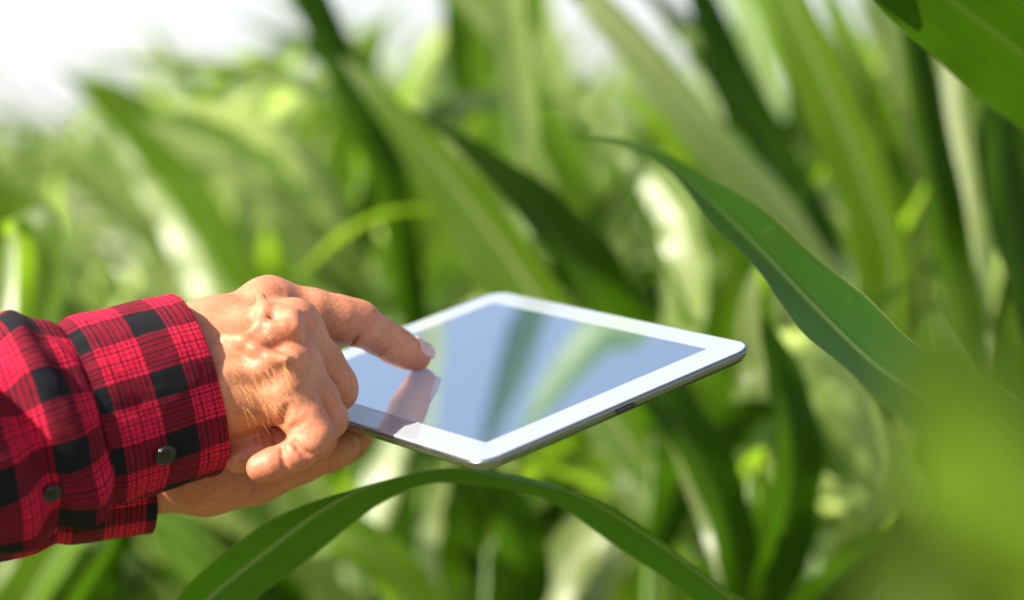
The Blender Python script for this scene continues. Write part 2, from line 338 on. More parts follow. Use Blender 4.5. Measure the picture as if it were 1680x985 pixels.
# ------------------------------------------------------------------ hands: signed-distance sculpting
def cone(P, a, b, ra, rb):
    ba = b - a; L2 = float(ba @ ba) + 1e-9
    d = P - a; t = np.clip((d @ ba) / L2, 0, 1).astype(np.float32)
    d -= t[..., None] * ba.astype(np.float32)
    return np.sqrt((d * d).sum(-1)) - (ra + (rb - ra) * t)
def smin(a, b, k):
    h = np.maximum(k - np.abs(a - b), 0) / k
    return np.minimum(a, b) - h * h * k * 0.25
class Sculpt:
    """grid in camera-frame millimetres"""
    def __init__(s, lo, hi, step):
        s.lo = np.array(lo, float); s.step = step
        s.n = np.ceil((np.array(hi) - s.lo) / step).astype(int) + 1
        s.ax = [s.lo[i] + np.arange(s.n[i]) * step for i in range(3)]
    def field(s): return np.full(s.n, 60.0, np.float32)
    def _sub(s, pts, rad, pad):
        pts = np.array(pts); lo = pts.min(0) - rad - pad; hi = pts.max(0) + rad + pad
        i0 = np.clip(np.floor((lo - s.lo) / s.step).astype(int), 0, s.n); i1 = np.clip(np.ceil((hi - s.lo) / s.step).astype(int) + 1, 0, s.n)
        if (i1 <= i0).any(): return None, None
        sl = tuple(slice(i0[k], i1[k]) for k in range(3))
        g = np.stack(np.meshgrid(*[s.ax[k][sl[k]] for k in range(3)], indexing='ij'), -1).astype(np.float32)
        return sl, g
    def add(s, Fd, a, b, ra, rb, k, pad=22):
        sl, g = s._sub([a, b], max(ra, rb), pad)
        if sl is None: return
        Fd[sl] = smin(Fd[sl], cone(g, a, b, ra, rb), k)
    def cut(s, Fd, a, b, ra, rb, k, pad=10):
        sl, g = s._sub([a, b], max(ra, rb), pad)
        if sl is None: return
        Fd[sl] = -smin(-Fd[sl], cone(g, a, b, ra, rb), k)
    def mesh(s, Fd):
        n = s.n; ins = Fd < 0
        c = np.zeros(n - 1, np.int8)
        for dx in (0, 1):
            for dy in (0, 1):
                for dz in (0, 1):
                    c += ins[dx:n[0] - 1 + dx, dy:n[1] - 1 + dy, dz:n[2] - 1 + dz]
        act = (c > 0) & (c < 8); ids = np.argwhere(act)
        idx = np.full(n - 1, -1, np.int64); idx[act] = np.arange(len(ids))
        acc = np.zeros((len(ids), 3)); cnt = np.zeros(len(ids))
        corners = [(0, 0, 0), (1, 0, 0), (0, 1, 0), (1, 1, 0), (0, 0, 1), (1, 0, 1), (0, 1, 1), (1, 1, 1)]
        val = {cc: Fd[ids[:, 0] + cc[0], ids[:, 1] + cc[1], ids[:, 2] + cc[2]] for cc in corners}
        for A in corners:
            for ax in range(3):
                if A[ax]: continue
                B = list(A); B[ax] = 1; B = tuple(B)
                va, vb = val[A], val[B]; msk = (va < 0) != (vb < 0)
                t = np.where(msk, va / np.where(msk, va - vb, 1), 0)
                p = np.array(A, float)[None] + 0; p = np.repeat(p, len(ids), 0); p[:, ax] = t
                acc[msk] += p[msk]; cnt[msk] += 1
        V = (ids + acc / cnt[:, None]) * s.step + s.lo
        quads = []
        for ax in range(3):
            o1, o2 = [(1, 2), (2, 0), (0, 1)][ax]
            a = [slice(None)] * 3; b = [slice(None)] * 3
            a[ax] = slice(0, n[ax] - 1); b[ax] = slice(1, n[ax])
            A, B = ins[tuple(a)], ins[tuple(b)]
            e = np.argwhere(A != B)
            e = e[(e[:, o1] > 0) & (e[:, o2] > 0) & (e[:, o1] < n[o1] - 1) & (e[:, o2] < n[o2] - 1)]
            def at(d1, d2):
                k = e.copy(); k[:, o1] -= d1; k[:, o2] -= d2
                return idx[k[:, 0], k[:, 1], k[:, 2]]
            Q = np.stack([at(1, 1), at(0, 1), at(0, 0), at(1, 0)], 1)
            flip = ~A[e[:, 0], e[:, 1], e[:, 2]]
            Q[flip] = Q[flip][:, ::-1]; quads.append(Q)
        return V, np.vstack(quads)

def mm(px, py, z): return q(px, py, z / 1000.0) * 1000.0
def pr(rpx, z): return rpx * z / FPX          # pixel radius -> mm
def J(*a): return (mm(a[0], a[1], a[2]), pr(a[3], a[2]))
def relax(V, Fq, it=2, lam=0.5):
    e = np.vstack([Fq[:, [0, 1]], Fq[:, [1, 2]], Fq[:, [2, 3]], Fq[:, [3, 0]]])
    for _ in range(it):
        acc = np.zeros_like(V); cnt = np.zeros(len(V))
        for k in range(3):
            acc[:, k] = np.bincount(e[:, 0], V[e[:, 1], k], len(V)) + np.bincount(e[:, 1], V[e[:, 0], k], len(V))
        cnt = np.bincount(e[:, 0], minlength=len(V)) + np.bincount(e[:, 1], minlength=len(V))
        V = V + lam * (acc / cnt[:, None] - V)
    return V
def chain(s, Fd, joints, k):
    for (a, ra), (b, rb) in zip(joints[:-1], joints[1:]): s.add(Fd, a, b, ra, rb, k)

person = empty('person', wp(-150, 900, 1.2)); tag(person, 'person in red and black plaid flannel shirt pointing at the tablet with one finger', 'person')

FORE = mm(318, 632, 1192) - np.array([0.855, 0.255, 0.45]) * 52      # forearm inside the sleeve
def build_right_hand():
    s = Sculpt(mm(230, 850, 1130) * 1.0 + np.array([-8, -4, 0]), mm(745, 425, 1300) + np.array([6, 6, 0]), 0.75)
    palm = s.field()
    # wrist and metacarpals
    for ja, jb in (
        ((FORE, 24.0), J(345, 612, 1191, 84)),
        ((FORE + np.array([6, 10, 6]), 21.0), J(352, 562, 1204, 68)),
        (J(345, 575, 1206, 74), J(440, 505, 1226, 44)),     # index metacarpal
        (J(345, 590, 1197, 74), J(478, 540, 1200, 45)),     # middle
        (J(355, 620, 1188, 78), J(480, 598, 1183, 43)),     # ring
        (J(360, 650, 1182, 76), J(466, 645, 1175, 45)),     # little
        (J(370, 620, 1215, 66), J(450, 590, 1226, 55)),     # palm body
    ): s.add(palm, ja[0], jb[0], ja[1], jb[1], 13)
    # tendons, knuckle heads, veins on the back of the hand
    for pts, k in (
        ([J(440, 499, 1217, 36), J(434, 496, 1215, 34)], 9),
        ([J(484, 530, 1189, 33), J(490, 538, 1189, 31)], 9),
        ([J(482, 592, 1175, 30), J(488, 602, 1175, 28)], 9),
        ([J(470, 640, 1167, 30), J(474, 652, 1167, 26)], 9),
        ([J(352, 545, 1184, 12), J(400, 528, 1186, 13), J(440, 520, 1184, 14), J(478, 522, 1176, 14)], 8),
        ([J(366, 580, 1169, 10), J(425, 562, 1169, 11), J(480, 540, 1170, 14)], 8),
        ([J(372, 610, 1163, 9), J(430, 604, 1163, 10), J(478, 594, 1164, 13)], 8),
        # veins
        ([J(428, 488, 1192, 8), J(433, 510, 1180, 9), J(429, 532, 1172, 8), J(405, 556, 1166, 7)], 4),
        ([J(398, 562, 1165, 8), J(418, 574, 1163, 9), J(445, 588, 1161, 8), J(470, 590, 1158, 6)], 4),
        ([J(372, 555, 1168, 6), J(398, 560, 1165, 7)], 4),
        ([J(466, 534, 1168, 7), J(448, 538, 1169, 8), J(428, 534, 1171, 7)], 4),
    ): 
        for (a, ra), (b, rb) in zip(pts[:-1], pts[1:]): s.add(palm, a, b, ra, rb, k, pad=8)
    fingers = {
        'index': ([J(440, 502, 1226, 44), J(512, 517, 1232, 40), J(556, 525, 1238, 37), J(588, 531, 1244, 34.5), J(621, 551, 1255, 28.5), J(648, 567, 1263.5, 27.5), J(683, 581, 1274, 24.5)], 6, 8),
        'middle': ([J(480, 540, 1200, 45), J(528, 596, 1201, 34), J(549, 630, 1203, 32.5), J(552, 642, 1204, 31), J(500, 690, 1222, 27), J(445, 700, 1228, 24)], 5, 7.5),
        'ring': ([J(480, 598, 1183, 42), J(522, 655, 1185, 34), J(538, 688, 1187, 32), J(524, 706, 1189, 29), J(478, 722, 1189, 26.5), J(452, 729, 1187, 22.5), J(425, 740, 1184, 25.5), J(391, 753, 1181, 24)], 3, 6.5),
        'little': ([J(468, 645, 1175, 45), J(500, 690, 1168, 35), J(518, 718, 1166, 33), J(512, 727, 1165, 30), J(488, 746, 1163, 27.5), J(466, 757, 1163, 25.3), J(446, 763, 1162, 25.8), J(428, 768, 1162, 24)], 3.5, 6.5),
        'thumb': ([J(350, 600, 1222, 50), J(420, 612, 1244, 36), J(480, 628, 1252, 29), J(515, 640, 1252, 24)], 6, 10),
    }
    out = palm.copy(); FF = {}
    for nm, (js, k, kj) in fingers.items():
        f = s.field(); chain(s, f, js, k)
        if nm == 'index':
            # soft pad under the tip, flattened nail bed
            a = mm(666, 586, 1269); b = mm(683, 589, 1273.5); s.add(f, a, b, pr(18.5, 1262), pr(17, 1262), 5)
            for ang in (0,):
                pass
        FF[nm] = f
        out = np.minimum(out, smin(palm, f, kj))
    # skin creases (thin grooves)
    def groove(p0, p1, r, k=1.6): s.cut(out, p0, p1, r, r, k)
    def crease(pts, r=1.0, k=1.6):
        for a, b in zip(pts[:-1], pts[1:]): groove(mm(*a), mm(*b), r, k)
    R = []
    # index: underside creases at the two joints and fine lines over the knuckle
    def on(nm_js, px, py, z): return (px, py, z)
    crease([(576, 564, 1239), (582, 557, 1234), (588, 549, 1232)], 0.5, 2)
    crease([(622, 581, 1253), (628, 577, 1250), (634, 572, 1248.4)], 0.35, 2)
    for dx in (-14, -6, 3, 11):
        crease([(586 + dx, 503 + dx * 0.3, 1240), (587 + dx, 513 + dx * 0.35, 1236.2), (590 + dx * 1.1, 524 + dx * 0.35, 1234.2)], 0.30, 1.0)
    for dx in (-8, 0, 8):
        crease([(650 + dx, 546 + dx * 0.6, 1260), (652 + dx, 555 + dx * 0.6, 1256.5)], 0.25, 0.9)
    # little finger: folds on the palm side of both joints
    crease([(482, 725, 1157), (490, 736, 1155.4), (500, 744, 1155.2), (509, 748, 1155.8)], 1.0, 2.2)
    crease([(463, 735, 1158), (464, 746, 1155), (466, 758, 1154.2), (470, 770, 1154.8), (474, 780, 1157)], 0.8, 2.0)
    crease([(448, 711, 1183), (450, 720, 1180.6), (454, 730, 1180)], 0.6, 2.0)
    crease([(418, 718, 1180), (421, 728, 1177)], 0.3); crease([(430, 716, 1181), (433, 726, 1178)], 0.3)
    # folds at the edge of the palm beside the little finger
    crease([(463, 694, 1164), (466, 682, 1158.6), (471, 670, 1158)], 0.6, 4)
    crease([(480, 702, 1159), (492, 694, 1155.2), (504, 685, 1156)], 0.6, 3)
    crease([(497, 540, 1185), (512, 568, 1186)], 0.6, 3); 
    V, Fq = s.mesh(out)
    V = relax(V, Fq, 2, 0.45)
    # colouring: redder over joints, tips and under the curled fingers
    red = np.zeros(len(V))
    for (px, py, z, rad, wgt) in ((590, 525, 1240, 14, .35), (690, 585, 1268, 15, .7), (500, 520, 1185, 14, .45), (488, 590, 1172, 13, .5), (470, 560, 1170, 15, .4),
                                  (431, 767, 1160, 20, .9), (470, 755, 1160, 18, .7), (500, 740, 1158, 14, .6), (395, 750, 1192, 24, 1.0), (450, 725, 1192, 20, .9), (445, 480, 1210, 18, .25), (545, 640, 1195, 10, .4), (545, 695, 1176, 10, .4)):
        d = np.linalg.norm(V - mm(px, py, z), axis=1); red = np.maximum(red, wgt * np.exp(-(d / rad) ** 2))
    Vw = c2w(V / 1000.0)
    o = mesh_obj('right_hand', Vw, Fq, M_SKIN, person)
    a = o.data.attributes.new('red', 'FLOAT', 'POINT'); a.data.foreach_set('value', red.astype(np.float32))
    o['label'] = 'right hand with index finger pointing at the screen, other fingers curled'
    return o, s, out
rh, RS, RF = build_right_hand()

def sdf_project(s, Fd, p, d, tmax=40):
    """march from p along d (mm) to the surface"""
    t = 0; lastp = p
    for _ in range(400):
        i = np.round((p + d * t - s.lo) / s.step).astype(int)
        if (i < 0).any() or (i >= s.n).any(): t += 0.3; continue
        v = Fd[tuple(i)]
        if v <= 0.02: return p + d * t
        t += max(0.1, min(v * 0.8, 3)); 
        if t > tmax: return None
    return None

# fingernail of the index finger: a curved plate lying on the last joint
def nail():
    ax = mm(683, 581, 1274) - mm(648, 567, 1263.5); ax /= np.linalg.norm(ax)
    upv = np.array([0.36, 0.70, -0.62]); upv -= ax * (ax @ upv); upv /= np.linalg.norm(upv)
    sd_ = np.cross(ax, upv); base = mm(683, 581, 1274)
    nu, nv = 18, 17; V = []
    for i in range(nu):
        t = i / (nu - 1)
        for j in range(nv):
            a = (j / (nv - 1) - 0.5) * 2
            sx = -6.2 + 13.0 * t - 1.6 * a * a * (1 - t) * -1.0 - 1.3 * a * a * t     # curved cuticle and free edge
            half = 0.86 * min(1.0, 0.80 + 0.5 * t)
            dirv = upv * math.cos(a * half) + sd_ * math.sin(a * half)
            # past the tip centre the plate runs on straight instead of following the round pad
            o = base + ax * min(sx, 3.0)
            h = sdf_project(RS, RF, o + dirv * 18, -dirv, 20)
            rad = np.linalg.norm(h - o) if h is not None else 9.0
            V.append(base + ax * sx + dirv * (rad + 0.22 - 0.05 * max(0, sx - 3.0) ** 2 * 0.9) if h is not None else o + dirv * 9)
    return mesh_obj('fingernail', c2w(np.array(V) / 1000.0), grid_faces(nu, nv), M_NAIL, rh)
nl = nail()
md = nl.modifiers.new('thick', 'SOLIDIFY'); md.thickness = 0.0009; md.offset = 0

# fine golden hairs on the back of the hand and wrist
def hairs():
    rnd = random.Random(3); V, F = [], []
    specs = []
    for _ in range(75): specs.append((rnd.uniform(376, 470), rnd.gauss(625, 24), 1.1))
    for _ in range(25): specs.append((rnd.uniform(380, 440), rnd.uniform(500, 620), 0.8))
    for _ in range(46): specs.append((rnd.uniform(548, 574), rnd.uniform(560, 650), 0.45))
    for _ in range(24): specs.append((rnd.uniform(515, 560), rnd.uniform(480, 500), 0.4))
    for px, py, sc in specs:
        p0 = mm(px, py, 1130); d = mm(px, py, 1140) - p0; d /= np.linalg.norm(d)
        h = sdf_project(RS, RF, p0, d, 140)
        if h is None: continue
        ln = rnd.uniform(4, 10) * sc; dirv = np.array([rnd.uniform(0.2, 0.9), rnd.uniform(-1.0, -0.2), rnd.uniform(-0.45, -0.15)])
        dirv /= np.linalg.norm(dirv); side = np.cross(dirv, [0, 0, 1]); side /= np.linalg.norm(side); nrm = np.cross(side, dirv)
        b = len(V); n = 5
        for i in range(n):
            t = i / (n - 1); c = h + dirv * ln * t + np.array([0, -1, 0.35]) * ln * 0.35 * t * t; r = 0.10 * (1 - 0.8 * t)
            for k in range(3):
                a = k * 2.0944; V.append(c + side * r * math.cos(a) + nrm * r * math.sin(a))
        for i in range(n - 1):
            for k in range(3): F.append([b + i * 3 + k, b + i * 3 + (k + 1) % 3, b + (i + 1) * 3 + (k + 1) % 3, b + (i + 1) * 3 + k])
    o = mesh_obj('hand_hair', c2w(np.array(V) / 1000.0), F, M_HAIR, rh); o['kind'] = 'stuff'
hairs()

def build_left_hand():
    s = Sculpt(mm(120, 890, 1190) + np.array([0, -4, 0]), mm(640, 640, 1360) + np.array([4, 20, 0]), 0.95)
    palm = s.field()
    for ja, jb in (
        (J(130, 770, 1262, 74), J(255, 765, 1262, 70)),
        (J(150, 750, 1290, 60), J(280, 735, 1290, 60)),
        (J(250, 768, 1254, 66), J(340, 778, 1248, 60)),     # heel on the little-finger side
        (J(340, 778, 1248, 60), J(420, 775, 1250, 46)),
        (J(280, 750, 1275, 60), J(440, 745, 1272, 46)),
        (J(280, 735, 1295, 55), J(440, 722, 1296, 46)),
    ): s.add(palm, ja[0], jb[0], ja[1], jb[1], 13)
    out = palm.copy()
    for js in (
        [J(420, 775, 1250, 48), J(470, 765, 1248, 35), J(500, 757, 1249, 31), J(545, 741, 1252, 27), J(568, 732, 1254, 23)],
        [J(435, 752, 1268, 46), J(500, 750, 1268, 34), J(540, 743, 1268, 30), J(570, 730, 1268, 26), J(590, 716, 1268, 22)],
        [J(440, 728, 1290, 45), J(520, 718, 1290, 33), J(570, 702, 1291, 29), J(610, 690, 1292, 22)],
        [J(440, 712, 1308, 40), J(520, 698, 1310, 32), J(570, 682, 1312, 28), J(600, 674, 1313, 22)],
        [J(260, 735, 1300, 52), J(320, 690, 1322, 36), J(370, 665, 1330, 30), J(410, 655, 1332, 24)],
    ):
        f = s.field(); chain(s, f, js, 5)
        out = np.minimum(out, smin(palm, f, 9))
    def crease(pts, r, k):
        for a, b in zip(pts[:-1], pts[1:]): s.cut(out, mm(*a), mm(*b), r, r, k)
    crease([(410, 760, 1235), (414, 780, 1232.4), (412, 800, 1234.4)], 0.8, 5)
    crease([(424, 762, 1236), (428, 782, 1233.6), (426, 800, 1235.6)], 0.5, 3)
    crease([(498, 740, 1242), (503, 757, 1238), (506, 770, 1240)], 0.6, 3)
    # the tablet rests on the hand: keep the skin just below its back
    g = np.stack(np.meshgrid(*s.ax, indexing='ij'), -1).astype(np.float32)
    pl = ((g - (tN * 1000).astype(np.float32)) @ tn.astype(np.float32)) + 9.2
    out = -smin(-out, -pl, 3.0)
    V, Fq = s.mesh(out); V = relax(V, Fq, 2, 0.45)
    red = np.zeros(len(V))
    for (px, py, z, rad, wgt) in ((320, 800, 1236, 30, .55), (430, 790, 1238, 22, .7), (520, 770, 1245, 20, .5), (380, 790, 1238, 25, .5)):
        d = np.linalg.norm(V - mm(px, py, z), axis=1); red = np.maximum(red, wgt * np.exp(-(d / rad) ** 2))
    o = mesh_obj('left_hand', c2w(V / 1000.0), Fq, M_SKIN, person)
    a = o.data.attributes.new('red', 'FLOAT', 'POINT'); a.data.foreach_set('value', red.astype(np.float32))
    o['label'] = 'left hand, palm up, holding the tablet from below'
    return o
build_left_hand()

# ------------------------------------------------------------------ shirt sleeves
PERIOD = 38.0   # mm of one plaid repeat
class Tube:
    def __init__(s, c0, c1, rfun):
        s.c0, s.c1 = c0, c1; s.L = np.linalg.norm(c1 - c0); s.T = (c1 - c0) / s.L
        e1 = np.array([0, 0, -1.0]); e1 -= s.T * (s.T @ e1); s.e1 = e1 / np.linalg.norm(e1)
        e2 = np.cross(s.T, s.e1); s.e2 = e2 if e2[1] > 0 else -e2
        s.rfun = rfun
    def pt(s, d, th, extra=0.0):
        """d: mm back from the cuff rim, th: 0 faces the camera, +90 deg is up"""
        r, shift = s.rfun(d, th)
        return s.c1 - s.T * d + (s.e1 * math.cos(th) + s.e2 * math.sin(th)) * (r + extra) + shift
def tube_mesh(tb, d0, d1, nd, na, name, parent, uvoff=(0, 0), rim=True, d_in=14, rot=0.0):
    V, UV = [], []; rows = []
    if rim:
        for k in range(5): rows.append((d0 + d_in * (1 - k / 4.0), -1.9 + (0.1 * k)))
        rows += [(d0 - 0.3, -1.3), (d0 - 0.6, -0.7)]
    for i in range(nd): rows.append((d0 + (d1 - d0) * i / (nd - 1), 0.0))
    for (d, ex) in rows:
        for j in range(na + 1):
            th = -math.pi + 2 * math.pi * j / na
            V.append(tb.pt(max(d, -2), th, ex))
            rr = 46.0
            UV.append(((th * rr) / PERIOD + uvoff[0] + rot * d / PERIOD, d / PERIOD + uvoff[1]))
    F = grid_faces(len(rows), na + 1)
    return mesh_obj(name, c2w(np.array(V) / 1000.0), F, M_PLAID, parent, uv=UV)
def bump1(x, c, wd): return math.exp(-((x - c) / wd) ** 2)

# right sleeve: cuff rim centre and axis (rises to the right, recedes from the camera)
cR1 = mm(318, 630, 1188); axis = np.array([0.855, 0.255, 0.45]); axis /= np.linalg.norm(axis)
cR0 = cR1 - axis * 420
up_off = lambda d: np.array([0, 0, 0])
def nz(x, y, z): return noise.noise(Vector((x, y, z)))
def r_cuff(d, th):
    ct, st = math.cos(th) * 46, math.sin(th) * 46
    r = 46.5 + 0.8 * math.sin(2 * th + 0.6) + 0.7 * math.sin(3 * th + d * 0.05) + 0.02 * d
    r -= 2.6 * bump1(d, 60, 5)                                  # pinched at the seam
    r += 1.5 * nz(ct / 22, st / 22, d / 26) + 0.5 * nz(ct / 7, st / 7, d / 9 + 5)
    r -= 0.40 * bump1(d, 6.5, 0.9)                              # stitched hem
    r += 0.7 * nz(ct / 5, st / 5, 3) * bump1(d, 52, 10)         # puckers at the seam
    a = (th + math.radians(62)); r += 1.5 / (1 + math.exp(-(a + 0.012 * (d - 30)) * 40)) - 0.75      # overlapped end under the button
    return r * (1 - 0.27 * max(0, math.cos(th)) ** 2), 0
def r_sleeve(d, th):
    x = d - 57; ct, st = math.cos(th) * 46, math.sin(th) * 46
    r = 42.0 + 8.5 * (1 - math.exp(-max(x, 0) / 7.0)) + 0.004 * x
    sh = 9 * math.sin(th * 0.9 + 0.5) + 6 * nz(ct / 30, st / 30, 1.0)
    def ridge(c, wd, sk):                                       # steep towards the cuff, soft behind
        u = x - c - sh; w_ = wd * (0.55 if u < 0 else sk); return math.exp(-(u / w_) ** 2)
    f = 7.5 * ridge(15, 12, 1.0) * (0.75 + 0.25 * math.sin(1.3 * th + 1))
    f -= 6.5 * ridge(36, 9, 1.0) * (0.65 + 0.35 * math.cos(th - 0.2))
    f += 7.0 * ridge(52, 16, 1.3) * (0.7 + 0.3 * math.cos(th + 0.5))
    f -= 6.0 * ridge(82, 12, 1.0) * (0.6 + 0.4 * math.cos(th + 0.4))
    f += 3.0 * ridge(104, 18, 1.2)
    f += 2.2 * math.sin(x * 0.07 + 1.6 * math.sin(th + 0.7)) * (1 - math.exp(-max(x - 110, 0) / 30))
    f += (1.8 * math.sin(5 * th + x * 0.05) + 1.0 * math.sin(11 * th - x * 0.09)) * math.exp(-max(x, 0) / 22)
    f += 2.6 * (1 - 2 * abs(nz(ct / 24 + x / 60, st / 24, x / 34))) - 1.3 + 0.9 * nz(ct / 8, st / 8, x / 10)
    r += f * min(1, max(x, 0) / 6.0)
    r *= 1 - 0.27 * max(0, math.cos(th)) ** 2 * math.exp(-max(x, 0) / 120)
    return r, np.array([0, 0.035 * x, 0])
sleeveR = empty('right_sleeve', np.array([0, 0, 0.0])); sleeveR.parent = person; sleeveR.location = Vector(c2w(cR1 / 1000)) - person.location
sleeveR['label'] = 'right sleeve of plaid flannel with buttoned cuff'
TBc = Tube(cR0, cR1, r_cuff); TBs = Tube(cR0, cR1, r_sleeve)
tube_mesh(TBc, 0, 60, 48, 180, 'cuff', sleeveR, (0.08, 0.60))
tube_mesh(TBs, 56.5, 400, 170, 180, 'sleeve_cloth', sleeveR, (0.50, 0.12), rim=False, rot=0.10)

def fuzz(tb, d0, d1, count, parent, uvoff, rot=0.0):
    rnd = random.Random(int(d1)); V, F, UV = [], [], []
    for _ in range(count):
        d = rnd.uniform(d0, d1); th = rnd.uniform(-1.9, 2.1); p0 = tb.pt(d, th, -0.1); n = tb.pt(d, th, 1.0) - tb.pt(d, th, 0.0)
        side = np.array([rnd.gauss(0, 1), rnd.gauss(0, 1), rnd.gauss(0, 1)]); side /= np.linalg.norm(side)
        L_ = rnd.uniform(0.5, 1.5); w_ = np.cross(n, side); w_ *= 0.035 / (np.linalg.norm(w_) + 1e-6); b = len(V)
        for t in (0, 0.5, 1):
            c = p0 + n * L_ * t + side * L_ * 0.9 * t * t; V += [c - w_ * (1.05 - t), c + w_ * (1.05 - t)]
        F += [[b, b + 1, b + 3, b + 2], [b + 2, b + 3, b + 5, b + 4]]
        UV += [((th * 46.0) / PERIOD + uvoff[0] + rot * d / PERIOD, d / PERIOD + uvoff[1])] * 6
    o = mesh_obj('flannel_fuzz', c2w(np.array(V) / 1000.0), F, M_PLAID, parent, uv=UV); o['kind'] = 'stuff'
fuzz(TBc, 0, 60, 5000, sleeveR, (0.08, 0.60)); fuzz(TBs, 62, 170, 6000, sleeveR, (0.50, 0.12), 0.10)

def button(tb, d, th, parent, r=5.6):
    c = tb.pt(d, th, 0.4); n = tb.pt(d, th, 5) - tb.pt(d, th, 0); n /= np.linalg.norm(n)
    a = np.cross(n, tb.T); a /= np.linalg.norm(a); b = np.cross(n, a)
    prof = [(0, 1.5), (0.45, 1.5), (0.62, 1.6), (0.72, 2.1), (0.82, 2.4), (0.93, 2.1), (1.0, 1.3), (0.97, 0.3), (0.8, 0.0)]
    V, F = [], []; m = 28
    for (rr, h) in prof:
        for k in range(m):
            t = 2 * math.pi * k / m; V.append(c + (a * math.cos(t) + b * math.sin(t)) * rr * r + n * h)
    for i in range(len(prof) - 1):
        for k in range(m): F.append([i * m + k, i * m + (k + 1) % m, (i + 1) * m + (k + 1) % m, (i + 1) * m + k])
    o = mesh_obj('button', c2w(np.array(V) / 1000.0), F, M_BUTTON, parent)
    # thread through four holes
    V, F = [], []
    for s1 in (-1, 1):
        base = len(V)
        for i in range(7):
            t = i / 6 - 0.5; cc = c + a * (t * 3.4) + b * s1 * 1.0 + n * (1.5 + 0.5 * math.cos(t * math.pi))
            for k in range(6):
                g = k * math.pi / 3; V.append(cc + (b * math.cos(g) + n * math.sin(g)) * 0.42)
        for i in range(6):
            for k in range(6): F.append([base + i * 6 + k, base + i * 6 + (k + 1) % 6, base + (i + 1) * 6 + (k + 1) % 6, base + (i + 1) * 6 + k])
    mesh_obj('thread', c2w(np.array(V) / 1000.0), F, M_BUTTON, o)
def find_on(tb, px, py):
    best = None
    for d in np.arange(2, 200, 2.0):
        for th in np.arange(-1.4, 1.4, 0.04):
            P = tb.pt(d, th); x = CX + FPX * P[0] / P[2]; y = CY - FPX * P[1] / P[2]
            e = (x - px) ** 2 + (y - py) ** 2
            if best is None or e < best[0]: best = (e, d, th)
    return best[1], best[2]
d_, t_ = find_on(TBc, 272, 742); button(TBc, d_, t_, sleeveR, 5.6)
d_, t_ = find_on(TBs, 86, 805); button(TBs, d_, t_, sleeveR, 5.0)

# left sleeve, further back and lower
cL1 = mm(236, 762, 1266); axl = np.array([0.94, 0.10, 0.30]); axl /= np.linalg.norm(axl)
def r_left(d, th):
    r = 36.5 + 0.035 * d + 0.9 * math.sin(2 * th + d * 0.03) + 1.6 * bump1(d, 62, 8) - 2.2 * bump1(d, 50, 5)
    if d > 52: r += 2.6 * math.sin((d - 52) * 0.11 + 1.2 * math.sin(th * 1.2)) * (1 - math.exp(-(d - 52) / 15))
    return r, 0
TBl = Tube(cL1 - axl * 420, cL1, r_left)
sleeveL = empty('left_sleeve'); sleeveL.parent = person; sleeveL.location = Vector(c2w(cL1 / 1000)) - person.location
sleeveL['label'] = 'left sleeve of plaid flannel behind and below the right one'
tube_mesh(TBl, 0, 51, 30, 120, 'cuff', sleeveL, (0.1, 0.3))
tube_mesh(TBl, 50, 400, 120, 120, 'sleeve_cloth', sleeveL, (0.5, 0.1), rim=False)

# ------------------------------------------------------------------ corn
def leaf_verts(C, hw, across, fold=0.35, wave=0.0, nl=36, nc=9, seed=0, prof=None):
    """C: control points; hw: half widths (m) per control point; across: unit vectors per control point"""
    P = catmull(C, nl); Wd = np.maximum(catmull(np.array(hw)[:, None], nl)[:, 0], 0.0004); A = catmull(across, nl)
    T = np.gradient(P, axis=0); T /= np.linalg.norm(T, axis=1)[:, None]
    A = A - T * (A * T).sum(1)[:, None]; A /= np.linalg.norm(A, axis=1)[:, None]
    Nn = np.cross(T, A)
    rnd = random.Random(seed); ph = rnd.uniform(0, 6); f1 = rnd.uniform(7, 11)
    V, UV = [], []
    for i in range(nl):
        t = i / (nl - 1)
        for j in range(nc):
            a = (j / (nc - 1) - 0.5) * 2
            side = 1 if a > 0 else -1
            wv = wave * Wd[i] * abs(a) ** 2 * (math.sin(f1 * 3.1416 * t + ph + side) * (1 if side > 0 else 0.8))
            V.append(P[i] + A[i] * a * Wd[i] * math.cos(fold * abs(a)) + Nn[i] * (Wd[i] * abs(a) * math.sin(fold) + wv - 0.06 * Wd[i] * (1 - abs(a))))
            UV.append((j / (nc - 1), t))
    return np.array(V), grid_faces(nl, nc), UV

